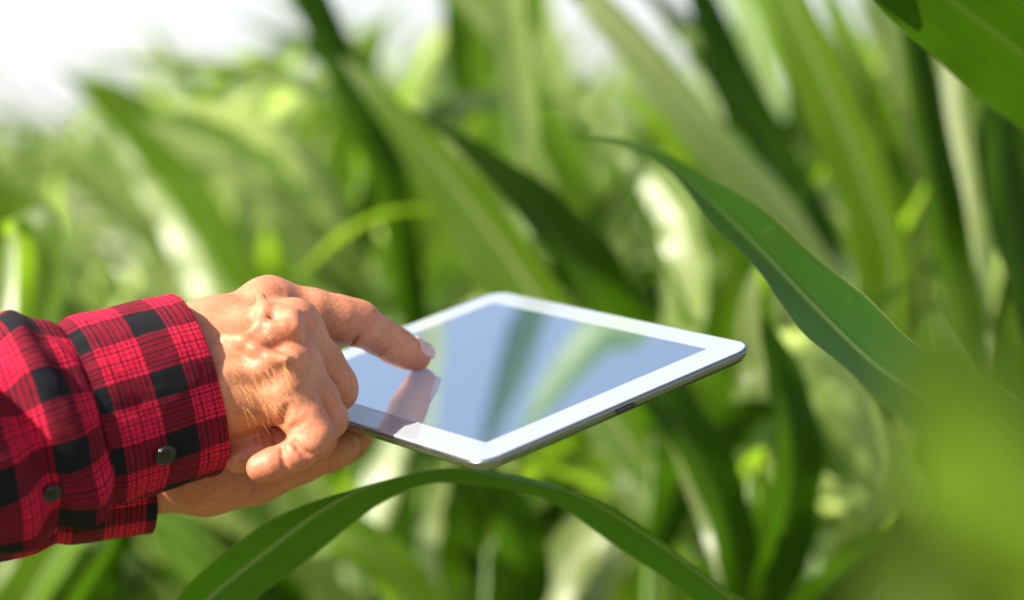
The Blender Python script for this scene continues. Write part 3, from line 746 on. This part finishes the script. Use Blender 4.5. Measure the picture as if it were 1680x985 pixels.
def px_leaf(parent, pts, mat='m', fold=0.35, wave=0.12, seed=0, nl=44, name='leaf'):
    """pts: (px, py, z_m, half width px, tilt deg) from base or tip; real position and size"""
    C = [q(p[0], p[1], p[2]) for p in pts]
    C = np.array(C); hw = [p[3] * p[2] / FPX for p in pts]
    T = np.gradient(C, axis=0); A = []
    for k, p in enumerate(pts):
        t = T[k] / np.linalg.norm(T[k]); v = np.array([C[k][0], C[k][1], C[k][2]]); v /= np.linalg.norm(v)
        a0 = np.cross(t, v); a0 /= np.linalg.norm(a0); b0 = np.cross(t, a0)
        an = math.radians(p[4]); A.append(a0 * math.cos(an) + b0 * math.sin(an))
    A = np.array(A); V, F, UV = leaf_verts(C, hw, A, fold, wave, nl, 9, seed)
    return mesh_obj(name, c2w(V), F, LEAFM[mat], parent, uv=UV)
def stalk_mesh(base, top, r0, r1, parent, n=14, seed=0):
    rnd = random.Random(seed); base = np.array(base); top = np.array(top); V, F = [], []; m = 10
    bend = np.array([rnd.uniform(-1, 1), rnd.uniform(-1, 1), 0]) * 0.02
    for i in range(n):
        t = i / (n - 1); c = base + (top - base) * t + bend * math.sin(math.pi * t)
        r = r0 + (r1 - r0) * t
        r *= 1.12 if i % 3 == 0 and i else 1.0
        for k in range(m):
            a = 2 * math.pi * k / m; V.append(c + np.array([math.cos(a), math.sin(a), 0]) * r)
    for i in range(n - 1):
        for k in range(m): F.append([i * m + k, i * m + (k + 1) % m, (i + 1) * m + (k + 1) % m, (i + 1) * m + k])
    F.append([(n - 1) * m + k for k in range(m)])
    return mesh_obj('stalk', V, F, M_STALK, parent)
def plant_here(name_label, base_px, base_z, top_py, leaves, r0=0.014, group=None, seed=0):
    top = wp(base_px, top_py, base_z); base = np.array([top[0], top[1], -0.03])
    e = empty('corn_plant', base); tag(e, name_label, 'corn plant', group)
    stalk_mesh(base, top, r0, r0 * 0.10, e, seed=seed)
    for k, (pts, mat, fold, wave) in enumerate(leaves): px_leaf(e, pts, mat, fold, wave, seed * 20 + k)
    return e

# the arching leaf under the tablet
plant_here('corn plant whose single long leaf arches just below the tablet', 1420, 1.36, 1240, [
    ([(1420, 1235, 1.36, 14, 30), (1330, 1095, 1.35, 36, 42), (1200, 985, 1.33, 50, 54), (1060, 880, 1.31, 50, 60), (930, 806, 1.30, 46, 68), (800, 774, 1.29, 40, 76), (690, 776, 1.29, 38, 72),
      (560, 820, 1.30, 46, 50), (430, 912, 1.32, 52, 18), (320, 1005, 1.33, 42, 5), (230, 1120, 1.33, 10, 0)], 'a', 0.34, 0.12)], seed=1)
# right foreground plant: dark pointed leaf and the big near leaf out of focus
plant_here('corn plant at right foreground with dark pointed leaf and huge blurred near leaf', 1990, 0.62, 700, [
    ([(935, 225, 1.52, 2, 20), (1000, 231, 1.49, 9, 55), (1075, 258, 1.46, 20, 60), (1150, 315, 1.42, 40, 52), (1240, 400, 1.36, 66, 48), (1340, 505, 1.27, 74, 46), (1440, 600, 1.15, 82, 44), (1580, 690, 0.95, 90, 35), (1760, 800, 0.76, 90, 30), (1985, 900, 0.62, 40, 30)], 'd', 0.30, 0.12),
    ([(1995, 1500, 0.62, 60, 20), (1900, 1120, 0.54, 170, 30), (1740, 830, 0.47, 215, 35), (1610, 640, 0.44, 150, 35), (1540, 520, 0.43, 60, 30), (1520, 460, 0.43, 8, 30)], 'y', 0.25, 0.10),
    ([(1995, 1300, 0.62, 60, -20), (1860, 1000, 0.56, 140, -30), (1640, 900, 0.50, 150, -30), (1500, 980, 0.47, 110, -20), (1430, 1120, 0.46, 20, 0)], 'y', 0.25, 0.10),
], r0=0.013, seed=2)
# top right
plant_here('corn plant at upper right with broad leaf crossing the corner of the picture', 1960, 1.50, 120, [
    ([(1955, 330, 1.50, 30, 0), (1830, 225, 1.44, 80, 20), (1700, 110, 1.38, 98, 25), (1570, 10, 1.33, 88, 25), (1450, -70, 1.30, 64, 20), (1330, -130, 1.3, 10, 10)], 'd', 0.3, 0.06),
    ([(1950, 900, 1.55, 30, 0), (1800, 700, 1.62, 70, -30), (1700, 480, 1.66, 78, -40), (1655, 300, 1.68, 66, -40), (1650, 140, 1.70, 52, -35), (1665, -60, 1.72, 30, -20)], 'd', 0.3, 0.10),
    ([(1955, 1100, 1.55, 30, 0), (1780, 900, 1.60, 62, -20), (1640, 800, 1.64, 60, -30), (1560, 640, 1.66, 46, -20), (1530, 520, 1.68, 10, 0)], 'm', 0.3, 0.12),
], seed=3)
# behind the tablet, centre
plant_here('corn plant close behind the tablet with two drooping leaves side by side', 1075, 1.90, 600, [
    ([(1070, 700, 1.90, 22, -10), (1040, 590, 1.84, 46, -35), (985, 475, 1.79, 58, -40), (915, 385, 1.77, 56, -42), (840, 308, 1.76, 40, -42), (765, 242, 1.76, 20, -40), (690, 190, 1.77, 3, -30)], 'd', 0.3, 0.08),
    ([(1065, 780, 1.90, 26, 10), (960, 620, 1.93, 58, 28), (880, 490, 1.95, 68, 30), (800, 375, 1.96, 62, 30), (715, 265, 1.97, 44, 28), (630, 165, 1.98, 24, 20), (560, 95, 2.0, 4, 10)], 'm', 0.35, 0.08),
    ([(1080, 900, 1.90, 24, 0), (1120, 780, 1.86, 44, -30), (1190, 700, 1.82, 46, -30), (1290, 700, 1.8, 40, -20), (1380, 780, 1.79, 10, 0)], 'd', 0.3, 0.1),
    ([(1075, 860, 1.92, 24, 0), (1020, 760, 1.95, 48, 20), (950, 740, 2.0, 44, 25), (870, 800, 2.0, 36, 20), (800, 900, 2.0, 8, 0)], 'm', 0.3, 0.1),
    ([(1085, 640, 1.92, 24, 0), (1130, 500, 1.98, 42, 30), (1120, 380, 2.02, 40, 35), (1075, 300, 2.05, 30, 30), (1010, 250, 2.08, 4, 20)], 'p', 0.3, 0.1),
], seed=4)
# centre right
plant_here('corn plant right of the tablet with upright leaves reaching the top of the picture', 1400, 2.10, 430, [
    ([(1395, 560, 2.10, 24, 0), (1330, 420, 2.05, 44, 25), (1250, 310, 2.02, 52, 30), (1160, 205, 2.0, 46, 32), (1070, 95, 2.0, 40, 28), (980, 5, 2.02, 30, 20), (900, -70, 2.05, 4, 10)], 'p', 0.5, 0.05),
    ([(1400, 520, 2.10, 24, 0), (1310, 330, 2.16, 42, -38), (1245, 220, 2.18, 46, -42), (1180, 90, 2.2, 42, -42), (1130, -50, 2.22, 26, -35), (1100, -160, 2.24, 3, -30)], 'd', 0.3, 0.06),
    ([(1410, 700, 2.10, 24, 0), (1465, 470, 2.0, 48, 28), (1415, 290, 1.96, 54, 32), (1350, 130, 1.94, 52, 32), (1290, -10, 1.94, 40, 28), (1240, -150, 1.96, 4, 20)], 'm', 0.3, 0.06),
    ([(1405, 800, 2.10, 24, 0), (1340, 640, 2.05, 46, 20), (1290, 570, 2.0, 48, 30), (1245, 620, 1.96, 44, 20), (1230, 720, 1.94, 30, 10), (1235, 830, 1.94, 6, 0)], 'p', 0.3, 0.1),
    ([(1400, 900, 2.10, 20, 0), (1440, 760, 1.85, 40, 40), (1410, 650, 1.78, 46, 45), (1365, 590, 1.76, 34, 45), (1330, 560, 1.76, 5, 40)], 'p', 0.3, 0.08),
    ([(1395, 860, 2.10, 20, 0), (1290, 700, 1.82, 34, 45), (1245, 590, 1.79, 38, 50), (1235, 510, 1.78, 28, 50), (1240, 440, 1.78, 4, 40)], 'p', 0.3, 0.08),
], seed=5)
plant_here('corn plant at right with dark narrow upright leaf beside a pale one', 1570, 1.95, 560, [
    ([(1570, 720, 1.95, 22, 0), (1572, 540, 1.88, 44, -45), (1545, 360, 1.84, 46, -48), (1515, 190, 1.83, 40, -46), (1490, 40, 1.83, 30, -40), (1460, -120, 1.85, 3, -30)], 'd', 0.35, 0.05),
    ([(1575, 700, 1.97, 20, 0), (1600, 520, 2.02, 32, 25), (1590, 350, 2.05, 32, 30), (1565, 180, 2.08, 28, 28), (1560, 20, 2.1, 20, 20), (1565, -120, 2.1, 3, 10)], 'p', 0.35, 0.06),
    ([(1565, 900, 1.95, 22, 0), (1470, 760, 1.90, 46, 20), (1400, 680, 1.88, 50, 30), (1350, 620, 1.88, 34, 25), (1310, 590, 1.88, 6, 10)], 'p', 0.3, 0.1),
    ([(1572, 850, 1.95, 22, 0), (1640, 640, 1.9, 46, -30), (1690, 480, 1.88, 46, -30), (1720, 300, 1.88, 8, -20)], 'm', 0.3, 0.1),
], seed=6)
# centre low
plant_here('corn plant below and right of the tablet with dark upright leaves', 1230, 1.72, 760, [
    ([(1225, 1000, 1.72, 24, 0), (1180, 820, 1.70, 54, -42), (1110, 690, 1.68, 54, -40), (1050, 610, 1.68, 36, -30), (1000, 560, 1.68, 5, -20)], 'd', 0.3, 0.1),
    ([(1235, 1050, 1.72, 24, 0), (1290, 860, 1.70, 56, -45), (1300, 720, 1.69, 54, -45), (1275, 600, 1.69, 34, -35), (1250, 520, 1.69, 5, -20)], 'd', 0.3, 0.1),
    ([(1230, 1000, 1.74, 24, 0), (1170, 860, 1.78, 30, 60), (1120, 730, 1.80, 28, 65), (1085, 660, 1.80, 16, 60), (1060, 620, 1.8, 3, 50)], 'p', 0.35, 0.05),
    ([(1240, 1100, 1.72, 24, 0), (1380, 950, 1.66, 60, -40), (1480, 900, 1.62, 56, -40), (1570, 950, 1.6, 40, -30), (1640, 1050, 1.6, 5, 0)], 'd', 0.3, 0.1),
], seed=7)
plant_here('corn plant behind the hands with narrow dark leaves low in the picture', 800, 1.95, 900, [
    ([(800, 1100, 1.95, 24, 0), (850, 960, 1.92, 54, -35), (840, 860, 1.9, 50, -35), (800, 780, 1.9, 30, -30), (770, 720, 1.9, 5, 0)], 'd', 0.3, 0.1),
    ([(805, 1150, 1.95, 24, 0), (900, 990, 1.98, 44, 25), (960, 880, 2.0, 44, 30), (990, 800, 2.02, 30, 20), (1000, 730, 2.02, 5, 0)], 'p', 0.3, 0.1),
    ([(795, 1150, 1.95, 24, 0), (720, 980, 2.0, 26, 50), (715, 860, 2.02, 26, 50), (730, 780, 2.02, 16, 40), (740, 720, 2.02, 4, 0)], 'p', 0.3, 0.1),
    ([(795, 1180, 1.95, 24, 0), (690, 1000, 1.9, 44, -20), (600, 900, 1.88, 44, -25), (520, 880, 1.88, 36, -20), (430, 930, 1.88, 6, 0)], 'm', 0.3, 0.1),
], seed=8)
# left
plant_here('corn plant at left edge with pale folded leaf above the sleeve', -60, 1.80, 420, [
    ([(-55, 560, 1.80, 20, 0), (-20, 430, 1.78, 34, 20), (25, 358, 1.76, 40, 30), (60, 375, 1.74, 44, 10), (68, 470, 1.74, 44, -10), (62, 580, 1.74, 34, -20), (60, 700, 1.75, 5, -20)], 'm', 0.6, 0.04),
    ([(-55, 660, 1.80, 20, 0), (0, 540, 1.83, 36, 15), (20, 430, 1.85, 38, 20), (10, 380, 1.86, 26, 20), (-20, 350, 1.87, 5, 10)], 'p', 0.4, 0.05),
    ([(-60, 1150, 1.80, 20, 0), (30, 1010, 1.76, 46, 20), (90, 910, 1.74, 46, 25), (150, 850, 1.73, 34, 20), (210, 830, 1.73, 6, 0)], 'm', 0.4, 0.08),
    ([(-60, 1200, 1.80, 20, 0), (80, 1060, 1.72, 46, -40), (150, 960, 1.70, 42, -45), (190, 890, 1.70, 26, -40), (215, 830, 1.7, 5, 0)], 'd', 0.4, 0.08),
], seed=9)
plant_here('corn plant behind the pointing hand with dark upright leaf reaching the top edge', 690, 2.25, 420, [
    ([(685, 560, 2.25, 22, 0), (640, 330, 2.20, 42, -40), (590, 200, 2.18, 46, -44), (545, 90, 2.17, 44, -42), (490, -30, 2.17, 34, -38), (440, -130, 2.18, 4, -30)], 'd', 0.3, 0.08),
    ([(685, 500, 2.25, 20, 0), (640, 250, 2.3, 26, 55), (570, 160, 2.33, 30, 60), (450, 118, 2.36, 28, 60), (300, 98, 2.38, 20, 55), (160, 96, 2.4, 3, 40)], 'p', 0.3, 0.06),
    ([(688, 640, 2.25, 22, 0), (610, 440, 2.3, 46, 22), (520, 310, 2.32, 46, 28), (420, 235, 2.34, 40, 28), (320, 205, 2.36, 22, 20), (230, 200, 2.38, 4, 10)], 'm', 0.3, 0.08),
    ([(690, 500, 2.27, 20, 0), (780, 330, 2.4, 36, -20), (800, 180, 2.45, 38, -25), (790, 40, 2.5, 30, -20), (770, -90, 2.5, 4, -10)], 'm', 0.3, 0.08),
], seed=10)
plant_here('tall corn plant left of centre with pale upright leaves in the gap of sky', 900, 2.60, 330, [
    ([(895, 620, 2.60, 18, 0), (880, 400, 2.6, 36, 20), (868, 220, 2.6, 38, 22), (858, 60, 2.6, 32, 20), (850, -100, 2.6, 5, 10)], 'p', 0.3, 0.06),
    ([(900, 560, 2.60, 18, 0), (930, 330, 2.65, 26, 30), (920, 150, 2.68, 28, 32), (890, 0, 2.7, 22, 30), (860, -120, 2.7, 4, 10)], 'p', 0.3, 0.06),
    ([(895, 540, 2.60, 18, 0), (810, 380, 2.55, 34, -40), (770, 220, 2.53, 34, -42), (745, 80, 2.52, 26, -40), (730, -60, 2.52, 4, -20)], 'd', 0.3, 0.06),
    ([(905, 500, 2.60, 18, 0), (1000, 350, 2.7, 34, 20), (1060, 250, 2.75, 34, 25), (1120, 200, 2.78, 24, 20), (1200, 200, 2.8, 4, 0)], 'm', 0.3, 0.06),
], seed=11)

# tall plant behind the tablet: its upright leaves rise above the frame and mirror in the glass
def refl(px, py, zc):
    """point of the mirrored sight line through screen pixel (px,py) at camera depth zc"""
    d = q(px, py, 1.0); t = (tN @ tn) / (d @ tn); P = d * t; r = d - 2 * (d @ tn) * tn
    P = P + r * ((zc - P[2]) / r[2]); return (CX + FPX * P[0] / P[2], CY - FPX * P[1] / P[2], P[2])
def up_leaf(base, spots, wid, tilt):
    pts = [base]
    for k, (px, py) in enumerate(spots):
        x, y, z = refl(px, py, base[2] + 0.03 * k); pts.append((x, y, z, wid[k], tilt))
    return pts
plant_here('tall corn plant behind the tablet whose upper leaves mirror in the screen', 872, 2.05, -230, [
    (up_leaf((868, 40, 2.02, 18, -30), [(880, 470), (862, 515), (832, 620), (804, 705), (790, 780)], [44, 44, 36, 22, 3], -30), 'd', 0.35, 0.05),
    (up_leaf((876, 60, 2.02, 18, 25), [(1040, 500), (985, 550), (930, 612), (885, 675), (850, 730)], [38, 38, 30, 20, 3], 25), 'm', 0.35, 0.05),
    (up_leaf((866, 120, 2.04, 18, 20), [(716, 500), (712, 550), (706, 620), (701, 700), (697, 760)], [24, 24, 20, 13, 3], 20), 'p', 0.35, 0.05),
    ([(870, 430, 2.05, 14, 30), (790, 368, 2.08, 12, 55), (700, 342, 2.08, 12, 66), (620, 352, 2.08, 12, 66), (550, 392, 2.07, 11, 60), (495, 448, 2.06, 4, 50)], 'm', 0.25, 0.05),
    ([(870, 300, 2.05, 18, 0), (850, 120, 2.02, 34, 20), (835, 0, 2.0, 34, 20), (830, -120, 2.0, 4, 10)], 'p', 0.35, 0.05),
], r0=0.011, seed=12)
# tall plants with long blades leaning up to the left, each at its own spot behind the tablet
def blade_plant(label, px, z, seed, n=5, lean=-1, top=-120, y0=640, mats='mpdmp', far=330):
    r = random.Random(seed); leaves = []
    for k in range(n):
        sg = lean if r.random() < 0.8 else -lean
        yb = y0 - k * r.uniform(55, 95); dx = sg * r.uniform(0.6, 1.15) * far * 2.4 / z; yt = top + r.uniform(-90, 170) + 26 * (n - k)
        w_ = r.uniform(34, 50) * 2.2 / z; m_ = mats[k % len(mats)]
        tl = (-r.uniform(34, 50) if m_ == 'd' else r.uniform(18, 46)) * (1 if sg < 0 else -1)
        dz = r.uniform(-0.18, 0.18); bow = r.uniform(20, 80); pts = []
        for t, wf in ((0, .45), (.18, .85), (.38, 1), (.58, .95), (.78, .62), (1, .06)):
            pts.append((px + dx * t ** 1.12 - sg * bow * math.sin(math.pi * t) * 0.5, yb + (yt - yb) * t ** 0.92 - bow * math.sin(math.pi * t), z + dz * t, w_ * wf, tl * min(1, t * 2.2)))
        leaves.append((pts, m_, 0.32, 0.09))
    plant_here(label, px, z, y0 - 330, leaves, r0=0.012, seed=seed)
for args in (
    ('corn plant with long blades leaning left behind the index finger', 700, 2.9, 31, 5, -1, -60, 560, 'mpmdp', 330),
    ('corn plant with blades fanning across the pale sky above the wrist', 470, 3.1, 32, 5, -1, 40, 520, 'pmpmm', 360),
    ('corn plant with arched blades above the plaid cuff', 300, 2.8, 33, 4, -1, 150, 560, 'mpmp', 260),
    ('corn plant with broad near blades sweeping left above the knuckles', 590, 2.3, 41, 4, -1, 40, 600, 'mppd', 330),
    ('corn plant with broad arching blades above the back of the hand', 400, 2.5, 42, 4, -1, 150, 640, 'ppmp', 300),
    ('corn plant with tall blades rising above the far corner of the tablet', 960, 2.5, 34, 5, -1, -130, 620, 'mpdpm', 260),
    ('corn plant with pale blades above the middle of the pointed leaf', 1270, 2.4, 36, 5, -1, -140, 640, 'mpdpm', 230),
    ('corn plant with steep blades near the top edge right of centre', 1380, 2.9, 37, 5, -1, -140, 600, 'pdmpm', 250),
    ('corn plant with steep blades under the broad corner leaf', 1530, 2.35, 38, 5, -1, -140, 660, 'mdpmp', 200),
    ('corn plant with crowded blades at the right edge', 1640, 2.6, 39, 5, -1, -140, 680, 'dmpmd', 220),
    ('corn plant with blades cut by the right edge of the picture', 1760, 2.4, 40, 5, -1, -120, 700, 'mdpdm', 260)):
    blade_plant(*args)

# field of corn behind: a few grown variants, copied
def field_plant(seed, height, mats='mmmpppd'):
    rnd = random.Random(seed); e = empty('corn_plant', (0, 0, 0))
    stalk_mesh((0, 0, -0.03), (rnd.uniform(-.04, .04), rnd.uniform(-.04, .04), height * 0.86), 0.013, 0.0015, e, n=14, seed=seed)
    nleaf = 10; az0 = rnd.uniform(0, 3.14)
    for k in range(nleaf):
        t = (k + 1.2) / (nleaf + 1); zb = height * (0.10 + 0.74 * t)
        az = az0 + (k % 2) * math.pi + rnd.gauss(0, 0.35)
        Ln = (0.62 + 0.38 * math.sin(math.pi * min(1, t * 1.15))) * rnd.uniform(0.85, 1.1); Wm = rnd.uniform(0.030, 0.044) * (1.0 if t < .85 else .8)
        elev = math.radians(rnd.uniform(56, 76) + 8 * t); droop = rnd.uniform(0.7, 1.9) * (1.1 - 0.45 * t)
        d = np.array([math.cos(az), math.sin(az), 0]); P = [np.array([0, 0, zb]) + d * 0.01]; a = elev; n = 9
        twist = rnd.choice((-1, 1)) * rnd.uniform(0.3, 1.5); A = []
        for i in range(n):
            A.append(np.array([-math.sin(az), math.cos(az), 0]) * math.cos(twist * i / n) + np.array([0, 0, 1]) * math.sin(twist * i / n))
            if i < n - 1:
                P.append(P[-1] + (d * math.cos(a) + np.array([0, 0, 1]) * math.sin(a)) * Ln / (n - 1)); a -= droop / (n - 1) * (0.4 + 1.4 * i / n)
        hw = [Wm * x for x in (0.45, 0.75, 0.95, 1.0, 0.97, 0.85, 0.65, 0.38, 0.04)]
        V, F, UV = leaf_verts(P, hw, np.array(A), 0.4, 0.16, 20, 5, seed * 31 + k)
        mesh_obj('leaf', V, F, LEAFM[rnd.choice(mats)], e, uv=UV)
    return e
TOPS = {}
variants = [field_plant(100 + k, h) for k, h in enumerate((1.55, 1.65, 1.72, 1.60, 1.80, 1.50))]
variants += [field_plant(200 + k, h, 'ddmmp') for k, h in enumerate((1.30, 1.22, 1.36))]  # mostly darkened leaves, so the stand's shade is in their colour
for k, v in enumerate(variants): TOPS[k] = max(max(p.co.z for p in c.data.vertices) for c in v.children)
used = [False] * len(variants)
def target_top(fx, y, r):
    """crop height: lower towards the open left side, ragged elsewhere"""
    el = r.uniform(1.0, 2.1) if fx < -0.15 else (r.uniform(1.8, 3.6) if fx < -0.06 else (r.uniform(1.4, 4.0) if fx < 0.05 else r.uniform(1.5, 4.3)))
    return min(2.1, max(1.2, 1.30 + y * math.tan(math.radians(el))))
def place(vi, x, y, rz, sc, label, group):
    src = variants[vi]
    if not used[vi]: used[vi] = True; r = src
    else:
        r = src.copy(); COL.objects.link(r)
        for ch in src.children:
            c = ch.copy(); COL.objects.link(c); c.parent = r
    r.location = (x, y, 0); r.rotation_euler = (0, 0, rz); r.scale = (sc, sc, sc)
    tag(r, label, 'corn plant', group)
rnd = random.Random(21)
rows = []
y = 2.75
while y < 16:
    sp = 0.24 if y < 5 else 0.34
    half = 0.30 * y + 0.5
    x = -half + rnd.uniform(0, sp)
    while x < half:
        rows.append((x + rnd.gauss(0, 0.04), y + rnd.gauss(0, 0.06))); x += sp * rnd.uniform(0.85, 1.2)
    y += 0.62 if y < 5 else 1.1
for (x, y) in rows:
    if rnd.random() < (0.42 if x / y < -0.02 else 0.30): continue
    vi = rnd.randrange(6); sc = rnd.uniform(0.92, 1.06)
    # the stand thins and lowers towards the left, where the sky shows
    fx = x / y
    sc = target_top(fx, y, rnd) / TOPS[vi]
    if fx < -0.08: lab, grp = 'out of focus corn plant in the far stand above the plaid sleeve', 'far corn plants at the left'
    elif fx > 0.08: lab, grp = 'out of focus corn plant in the far stand at the right side', 'far corn plants at the right'
    else: lab, grp = 'out of focus corn plant in the far stand straight behind the tablet', 'far corn plants behind the tablet'
    place(vi, x, y, rnd.gauss(0, 0.7) + rnd.choice((0, math.pi)), sc, lab, grp)
# nearer plants: a loose stand at the left, a low dark one at the right
rnd = random.Random(5)
for (px, y, h) in ((40, 3.3, 1.36), (120, 2.9, 1.33), (190, 3.6, 1.46), (255, 2.75, 1.42), (330, 3.2, 1.52), (400, 2.8, 1.50), (470, 3.4, 1.62), (540, 2.9, 1.56), (80, 4.1, 1.42), (300, 4.3, 1.58), (610, 3.8, 1.7), (-30, 2.7, 1.32)):
    vi = rnd.randrange(6); place(vi, (px - CX) / FPX * y, y, rnd.gauss(0, 0.6) + rnd.choice((0, math.pi)), target_top((px - CX) / FPX, y, rnd) / TOPS[vi], 'corn plant in the loose blurred stand above the sleeve and hand, nearer than the rest', 'nearer corn plants at the left')
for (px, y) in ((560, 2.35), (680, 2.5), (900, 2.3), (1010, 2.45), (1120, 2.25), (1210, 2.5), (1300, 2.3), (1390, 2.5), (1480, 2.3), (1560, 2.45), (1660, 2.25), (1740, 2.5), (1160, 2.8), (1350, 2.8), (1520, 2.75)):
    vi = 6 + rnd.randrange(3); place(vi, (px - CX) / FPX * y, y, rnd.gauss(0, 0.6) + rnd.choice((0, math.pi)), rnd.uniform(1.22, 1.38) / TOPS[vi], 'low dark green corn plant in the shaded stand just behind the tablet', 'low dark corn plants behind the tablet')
for k, u in enumerate(used):
    if not u:
        for ch in list(variants[k].children): bpy.data.objects.remove(ch)
        bpy.data.objects.remove(variants[k])
